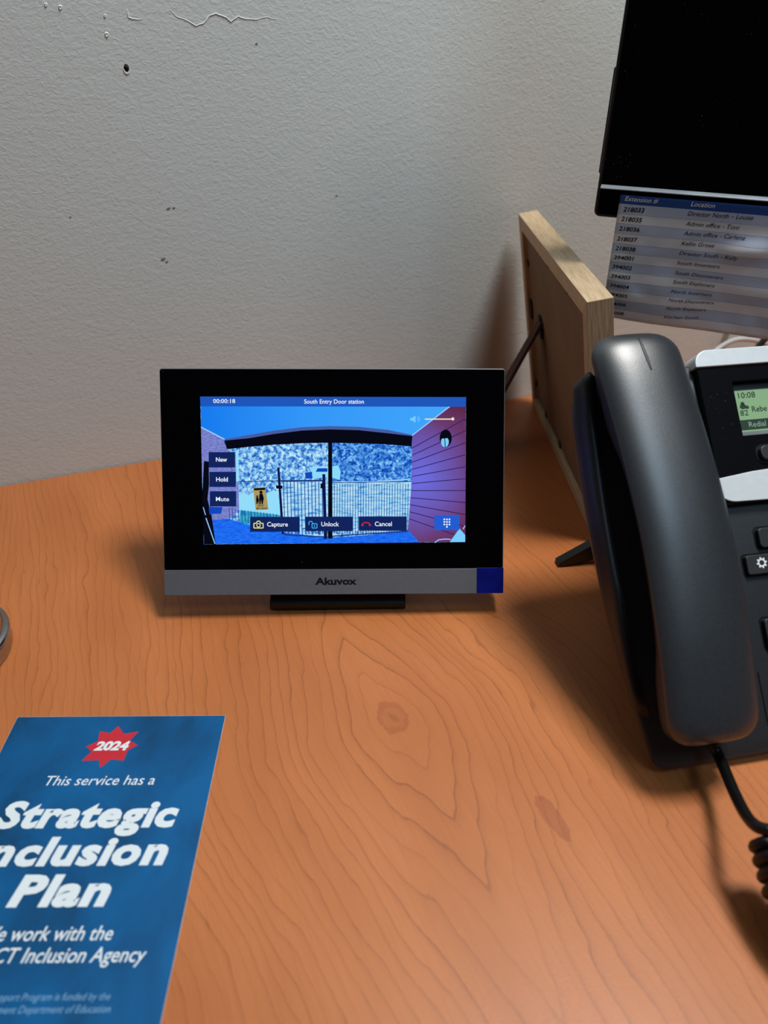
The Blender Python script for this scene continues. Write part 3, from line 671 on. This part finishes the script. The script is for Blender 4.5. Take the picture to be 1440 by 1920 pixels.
def lt_(s, x0, y0, x1, cap, **kw):
    p = phl(x0, y0, .9); q = phl(x1, y0, .9); put_text(mb, s, lambda x, y: (x, y, .95), p[0], p[1], cap, q[0] - p[0], **kw)
lt_('10:08', 1385, 747, 1417, 2.9); lt_('82', 1389, 779.5, 1404, 2.7)
p = phl(1411, 772, .9); put_text(mb, 'Rebe', lambda x, y: (x, y, .95), p[0], p[1], 2.8, None)
p = phl(1389, 766, .9)                                        # small person icon
for (x, y, wx, wy) in ((1.4, 2.4, 1.1, 1.0), (1.4, .9, 1.8, 1.3), (3.6, .4, .9, .9)): mb.poly([(p[0] + x + wx * cos(a), p[1] + y + wy * sin(a), .95) for a in [2 * pi * k / 10 for k in range(10)]])
mb.build('display_text', m_lcdk, lcd, off=POF)
mb = MB(); p = phl(1405, 801, .9); put_text(mb, 'Redial', lambda x, y: (x, y, 1.0), p[0], p[1], 2.7, None); mb.build('softkey_text', m_lcdp, lcd, off=POF)
def key(x0, x1, y0, y1, n0, n1, name='key', r=2.0):
    mb = MB(); mb.prism(rrect(x0 - 1.2, x1 + 1.2, y0 - 1.2, y1 + 1.0, r + .6), n0 - .5, n0 + .12); wl_ = mb.build('key_side_shade', m_phblack, phone, off=POF)  # black border round the key paints in the shade of its sides
    mb = MB(); mb.prism(rrect(x0, x1, y0, y1, r), n0, n1); return mb.build(name, m_key, phone, off=POF, bevel=.5)
for k in range(4): key(79.3 + k * 17, 92.3 + k * 17, 137.0, 144.3, bz, bz + 2.6, 'softkey', 3.2)
for k in range(3): key(72.3 + k * 24, 92.3 + k * 24, 94.8, 104.4, 0, 2.8)
gk = key(63.2, 85, 82.5, 91.8, 0, 2.8, 'settings_key', 1.4)
key(66.3, 90, 47, 61.3, 0, 2.8); key(97, 121, 47, 61, 0, 2.8); key(126, 150, 47, 61, 0, 2.8)
gx, gy = phl(1428, 1055, 2.9); mb = MB(); mb.keep = True; n = 8
ring = []
for i in range(n * 4):
    a = 2 * pi * i / (n * 4); r = 2.75 if (i % 4) in (0, 1) else 2.0; ring.append((r * cos(a + .05), r * sin(a + .05)))
inn = [(1.25 * cos(2 * pi * i / 32), 1.25 * sin(2 * pi * i / 32)) for i in range(32)]
mb.loft([[(gx + x, gy + y, 2.95) for x, y in ring], [(gx + x, gy + y, 2.95) for x, y in inn]], False); mb.build('gear_symbol', m_white, gk, off=POF)
mb = MB()
for q in ((59.2, 60.0, 14, 37), (61, 150, 10.6, 11.3)): mb.box(q[0], q[1], q[2], q[3], -.2, .10)
mb.tube([(59.6 + 2.6 - 2.6 * cos(a), 13.6 - 2.6 * sin(a), .0) for a in [i * pi / 12 for i in range(7)]], .35, 6); mb.build('panel_groove', m_phblack, phone, off=POF)
# rear stand plate down to the desk
fa = [at_z(1047, 1063, .0006), at_z(1128, 1055, .0006)]
loc = [MPi @ p * 1000 for p in fa]
footL = loc[0]; dirA = Vector((1, 0, 0))
Zv = Vector((0, PU.z, PN.z)); Hv = Vector((0, PN.z, -PU.z))       # world up and horizontal-back in (u, n)
mb = MB()
fL = footL; W_ = 132.0
topc = Vector((fL.x + 36, 120 + UOFF, -15))
ring0 = [fL, fL + dirA * 12 + Vector((0, 0, 0)), fL + dirA * 26 + Zv * 4, fL + dirA * (W_ - 26) + Zv * 4, fL + dirA * (W_ - 12), fL + dirA * W_]
top_l = fL + (topc - fL); top_r = top_l + dirA * (W_ - 72)
front = ring0 + [fL + dirA * W_ + Zv * 2.5, fL + dirA * (W_ - 28) + Zv * 21 - Hv * 2, top_r, top_l, fL + dirA * 28 + Zv * 21 - Hv * 2, fL + Zv * 2.5]
dpl = (Hv * 6)
mb.loft([[p for p in front], [p + dpl for p in front]]); mb.build('rear_stand', m_blackplastic, phone)

# ------------------------------------------------------------------ handset
hset = thing('telephone_handset', 'dark grey telephone handset resting in the cradle of the desk phone', 'handset', MPh)
HC, HW = 16.0, 21.4; U0, U1 = 13.0, 200.5
HC_T = [(13.5, 20.0), (60, 20.6), (103, 20.8), (150, 19.0), (185, 17.0), (200.5, 16.8)]
S_T = [(13.0, 21.5), (30, 24.5), (60, 27.5), (100, 28.5), (130, 27.5), (160, 25.0), (185, 22), (200.5, 18)]
D_T = [(13.0, 19), (40, 21), (58, 13), (80, 11), (120, 11), (138, 13), (156, 21), (170, 19.5), (200.5, 12)]
def stat(u):
    s = lerp_tab(S_T, u); d = lerp_tab(D_T, u)
    d0, d1 = u - U0, U1 - u; w_ = HW
    for du, R in ((d0, 11.0), (d1, 11.0)):
        if du < R: w_ = min(w_, HW - R + sqrt(max(0, R * R - (R - du) ** 2)))
    e = 1.0
    for du, R in ((d0, 5.0), (d1, 8.0)):
        if du < R: e = min(e, sqrt(max(0, 1 - ((R - du) / R) ** 2)))
    return s, d, w_, e
def htop(x, u):
    s, d, w_, e = stat(u); q = min(1, abs(x - lerp_tab(HC_T, u)) / w_); return s + 6.5 * (.25 + .75 * e) * (1 - q ** 2.4) ** .62
US = [U0 + .02, U0 + .4, U0 + 1.2, U0 + 2.6, U0 + 4.5, U0 + 7.5, U0 + 11] + [U0 + 14 + i * (U1 - U0 - 31) / 36 for i in range(37)] + [U1 - 14, U1 - 11, U1 - 8.5, U1 - 6, U1 - 4, U1 - 2.4, U1 - 1.1, U1 - .4, U1 - .02]
mu, ml_ = MB(), MB(); ru, rl = [], []; NS = 28
for u in US:
    HC = lerp_tab(HC_T, u); s, d, w_, e = stat(u); top, bot = [], []
    for i in range(NS + 1):
        a = pi * i / NS; x = cos(a); xx = HC + w_ * (abs(x) ** .8) * (1 if x > 0 else -1)
        top.append((xx, u, htop(xx, u)))
        q = min(1.0, abs(xx - HC) / w_)
        bot.append((HC + (xx - HC) * (.985 - .10 * sin(a)), u, s - .35 - (d * (.3 + .7 * e)) * (1 - q ** 4.5) ** .5))
    ru.append(top + [(HC + (p[0] - HC) * .96, p[1], s - 1.0) for p in reversed(top[1:-1])]); rl.append(bot)
mu.loft(ru, True); mu.build('upper_shell', m_hs, hset, off=POF, smooth=True)
ml_.loft(rl, False, False)
ml_.add(rl[0], [tuple(range(NS + 1))]); ml_.add(rl[-1], [tuple(range(NS + 1))])
ml_.build('lower_shell', m_ph1, hset, off=POF, smooth=True)
mb = MB(); rr2 = []
for i in range(17):
    f = i / 16; u = 179 + f * 17.5; wd = .75 * sin(pi * (.06 + .9 * f)) ** .5; xc = lerp_tab(HC_T, u) + .6 - f * .6
    rr2.append([(xc + wd * cos(a), u, htop(xc, u) + .05 + .28 * sin(a)) for a in [2 * pi * k / 8 for k in range(8)]])
mb.loft(rr2); mb.build('crown_ridge', m_ph1, hset, off=POF, smooth=True)

# ------------------------------------------------------------------ coiled cord
cord = thing('coiled_cord', 'black coiled cord leaving the foot of the telephone handset', 'cord', Matrix.Translation(at_z(1450, 1600, 0)))
ci = cord.matrix_world.inverted()
def bez(P, n=40):
    out = []
    for i in range(len(P) - 1):
        p0, p1, p2, p3 = P[max(i - 1, 0)], P[i], P[i + 1], P[min(i + 2, len(P) - 1)]
        for k in range(n):
            f = k / n; out.append(0.5 * ((2 * p1) + (p2 - p0) * f + (2 * p0 - 5 * p1 + 4 * p2 - p3) * f * f + (3 * p1 - p0 - 3 * p2 + p3) * f ** 3))
    out.append(P[-1]); return out
start = at_plane(1335, 1393, PP + PN * .012, PN)
axis0 = at_z(1450, 1574, .032); axis1 = at_z(1510, 1740, .020); axis2 = at_z(1640, 1900, .010)
ax = bez([axis0, axis1, axis2], 60)
path = [start, at_plane(1349, 1420, PP + PN * .014, PN), at_z(1376, 1484, .024), at_z(1398, 1527, .031), at_z(1418, 1549, .036), at_z(1444, 1557, .039)]
lead = bez([Vector(p) for p in path], 10)
coil = []; R_ = .0076; pitch = .0053; tot = sum((ax[i + 1] - ax[i]).length for i in range(len(ax) - 1)); turns = tot / pitch; N_ = int(turns * 18)
cum = [0]
for i in range(len(ax) - 1): cum.append(cum[-1] + (ax[i + 1] - ax[i]).length)
j = 0; upv = Vector((0, 0, 1))
for k in range(N_ + 1):
    sL = tot * k / N_
    while j < len(ax) - 2 and cum[j + 1] < sL: j += 1
    f = (sL - cum[j]) / max(1e-9, cum[j + 1] - cum[j]); p = ax[j].lerp(ax[j + 1], min(1, f)); tg = (ax[j + 1] - ax[j]).normalized()
    n1_ = (upv - tg * upv.dot(tg)).normalized(); b1 = tg.cross(n1_); a = 2 * pi * turns * k / N_ - .4
    rr_2 = R_ * min(1, .55 + k / 14)
    coil.append(p + n1_ * rr_2 * cos(a) + b1 * rr_2 * sin(a))
allp = [ci @ p for p in lead + coil[2:]]
mb = MB(); mb.tube(allp, .0025, 10); mb.build('cord', m_phblack, cord, scale=1.0, smooth=True)
mb = MB(); mb.tube([ci @ p for p in lead[:4]], .0028, 10); mb.build('strain_relief', m_phblack, cord, scale=1.0, smooth=True)

# ================================================================== CABLES at the wall
def cable(name, label, pts, r, m, grp=None):
    P = [Vector(p) for p in pts]; o = MB(); base = Vector((P[0].x, P[0].y, 0))
    o.tube([p - base for p in bez(P, 12)], r, 10); c = o.build(name, m, scale=1.0, smooth=True); c.location = base; tag(c, label, 'cable'); return c
WP = W0 + WN * .030
def wp(x, y, off=.03): return at_plane(x, y, W0 + WN * off, WN)
m_wc = plain('white_cable', (196, 200, 202), .45); m_gc = plain('grey_cable', (118, 116, 114), .55); m_bc = plain('black_cable', (20, 21, 23), .45)
a = wp(1344, 653); 
cable('network_cable', 'white cable arching up behind the silver top of the desk phone', [wp(1318, 690, .035), wp(1332, 668, .034), wp(1352, 650), wp(1376, 638), wp(1400, 636), wp(1424, 641), wp(1450, 654), wp(1480, 690)], .0024, m_wc)
cable('power_cable', 'black cable crossing the white cable behind the desk phone', [wp(1392, 688, .045), wp(1408, 668, .05), wp(1424, 648, .05), wp(1436, 634, .05), wp(1452, 622, .05), wp(1490, 612, .05)], .0030, m_bc)
cable('signal_cable', 'grey cable hanging down the wall below the extension list', [wp(1392, 520, .006), wp(1382, 570, .006), wp(1372, 606, .006), wp(1358, 640, .008), wp(1352, 672, .012), wp(1350, 688, .02)], .0022, m_gc)

# ================================================================== CARD
O2 = Vector((-0.1357, 0.2596, 0)); ca = radians(.56)
cx = Vector((cos(ca), sin(ca), 0)); cyv = Vector((-sin(ca), cos(ca), 0))
MC = basis(cx, cyv, Vector((0, 0, 1)), O2 + Vector((0, 0, .0002)))
card = thing('information_card', 'blue printed card with white lettering and red star lying on the desk', 'card', MC)
t = NT('blue_card_print'); v = t.obj(); f = t.noise(t.mapping(v, (1, .7, 1), (0, 0, .5)), 26, 4, .55, .4); f2 = t.noise(v, 700, 2)
cc = t.ramp(f, [(0.30, lin((6, 56, 92))), (0.46, lin((4, 80, 134))), (0.62, lin((4, 94, 154)))])
t.set(t.mix(t.math('MULTIPLY', f2, .18), cc, lin((40, 110, 150))), .45, 0, .22); t.bump(f2, .08, .0003); m_card = t.m
m_cw = plain('card_white_print', (232, 242, 246), .45, 0, .4, .02); m_cr = plain('card_red_print', (204, 40, 54), .45, 0, .4, .04); m_cf = plain('card_fine_print', (120, 170, 210), .45); m_ce = plain('card_edge', (210, 214, 218), .6)
mb = MB(); mb.cur = 1; mb.prism(rrect(-53.4, 53.7, -150, 0, .6), 0, .45); mb.cur = 0; mb.poly([(x, y, .46) for x, y in rrect(-53.3, 53.6, -149.9, -.1, .6)])
mb.build('card_stock', [m_card, m_ce], card)
mb = MB(); star = [(0.0, -6.4), (4.0, -11.4), (11.3, -10.0), (8.2, -15.6), (12.9, -18.4), (8.8, -21.6), (8.5, -27.6), (2.2, -26.6), (-1.6, -31.6), (-3.6, -27.0), (-12.0, -27.6), (-8.7, -22.0), (-12.5, -19.0), (-7.6, -15.9), (-8.4, -9.6), (-3.0, -10.8)]
star = [(x + .3, y) for x, y in star]
c0 = (0.3, -19); mb.keep = True
mb.add([(x, y, .50) for x, y in star] + [(c0[0], c0[1], .50)], [(i, (i + 1) % 16, 16) for i in range(16)]); mb.build('star_badge', m_cr, card)
cfn = lambda x, y: (x, y, .55)
def ctext(*a, **k):
    mb = MB(); put_text(mb, *a, **k); mb.build('text_line', cmat, card)
cmat = m_cw
ctext('2024', cfn, .6, -21.2, 4.9, 16.8, 'C', bold=.045, shear=.18)
ctext('This service has a', cfn, 1.0, -41.2, 5.2, 51.5, 'C', shear=.2, bold=.002)
ctext('Strategic', cfn, 1.2, -62.6, 12.2, 81.0, 'C', bold=.046, shear=.17, spacing=1.12)
V, _ = glyphs('Strategic', .046, .17, 1.12); kx = 81.0 / (max(p[0] for p in V) - min(p[0] for p in V))
def same(s):
    V, _ = glyphs(s, .046, .17, 1.12); return (max(p[0] for p in V) - min(p[0] for p in V)) * kx
ctext('Inclusion', cfn, 41.2, -80.4, 12.0, same('Inclusion') * 1.03, 'R', bold=.046, shear=.17, spacing=1.12)
ctext('Plan', cfn, 1.0, -97.9, 12.2, 41.0, 'C', bold=.046, shear=.17, spacing=1.12)
ctext('We work with the', cfn, 27.4, -111.9, 5.5, 52.0, 'R', shear=.2, bold=.008)
ctext('ACT Inclusion Agency', cfn, 42.6, -120.1, 5.5, 64.0, 'R', shear=.2, bold=.008)
cmat = m_cf
ctext('The Inclusion Support Program is funded by the', cfn, 33.0, -133.3, 2.5, 62.0, 'R', shear=.2)
ctext('Australian Government Department of Education', cfn, 34.3, -137.5, 2.5, 66.0, 'R', shear=.2)

# ================================================================== TIN at the left edge
tin = thing('round_tin', 'silvery round tin with a stepped rim at the left edge of the desk', 'tin', Matrix.Translation((-0.2468, 0.303, 0.0002)) @ Matrix.Scale(1.15, 4, (0, 0, 1)))
m_tin = plain('polished_tin', (168, 172, 176), .16, 1.0, .5, .05)
mb = MB(); mb.lathe([(33.0, 0), (34.4, .6), (35.0, 2), (35.0, 8.0), (34.4, 8.6)], 72); mb.build('base', m_tin, tin, smooth=True, bevel=.01)
mb = MB(); mb.lathe([(34.0, 8.6), (35.4, 9.0), (35.6, 10), (35.0, 10.8), (33.2, 11.2), (32.2, 12.4), (32.2, 15.5), (31.4, 16.8), (30.0, 17.2), (29.0, 16.4)], 72); mb.build('stepped_lid', m_tin, tin, smooth=True, bevel=.01)
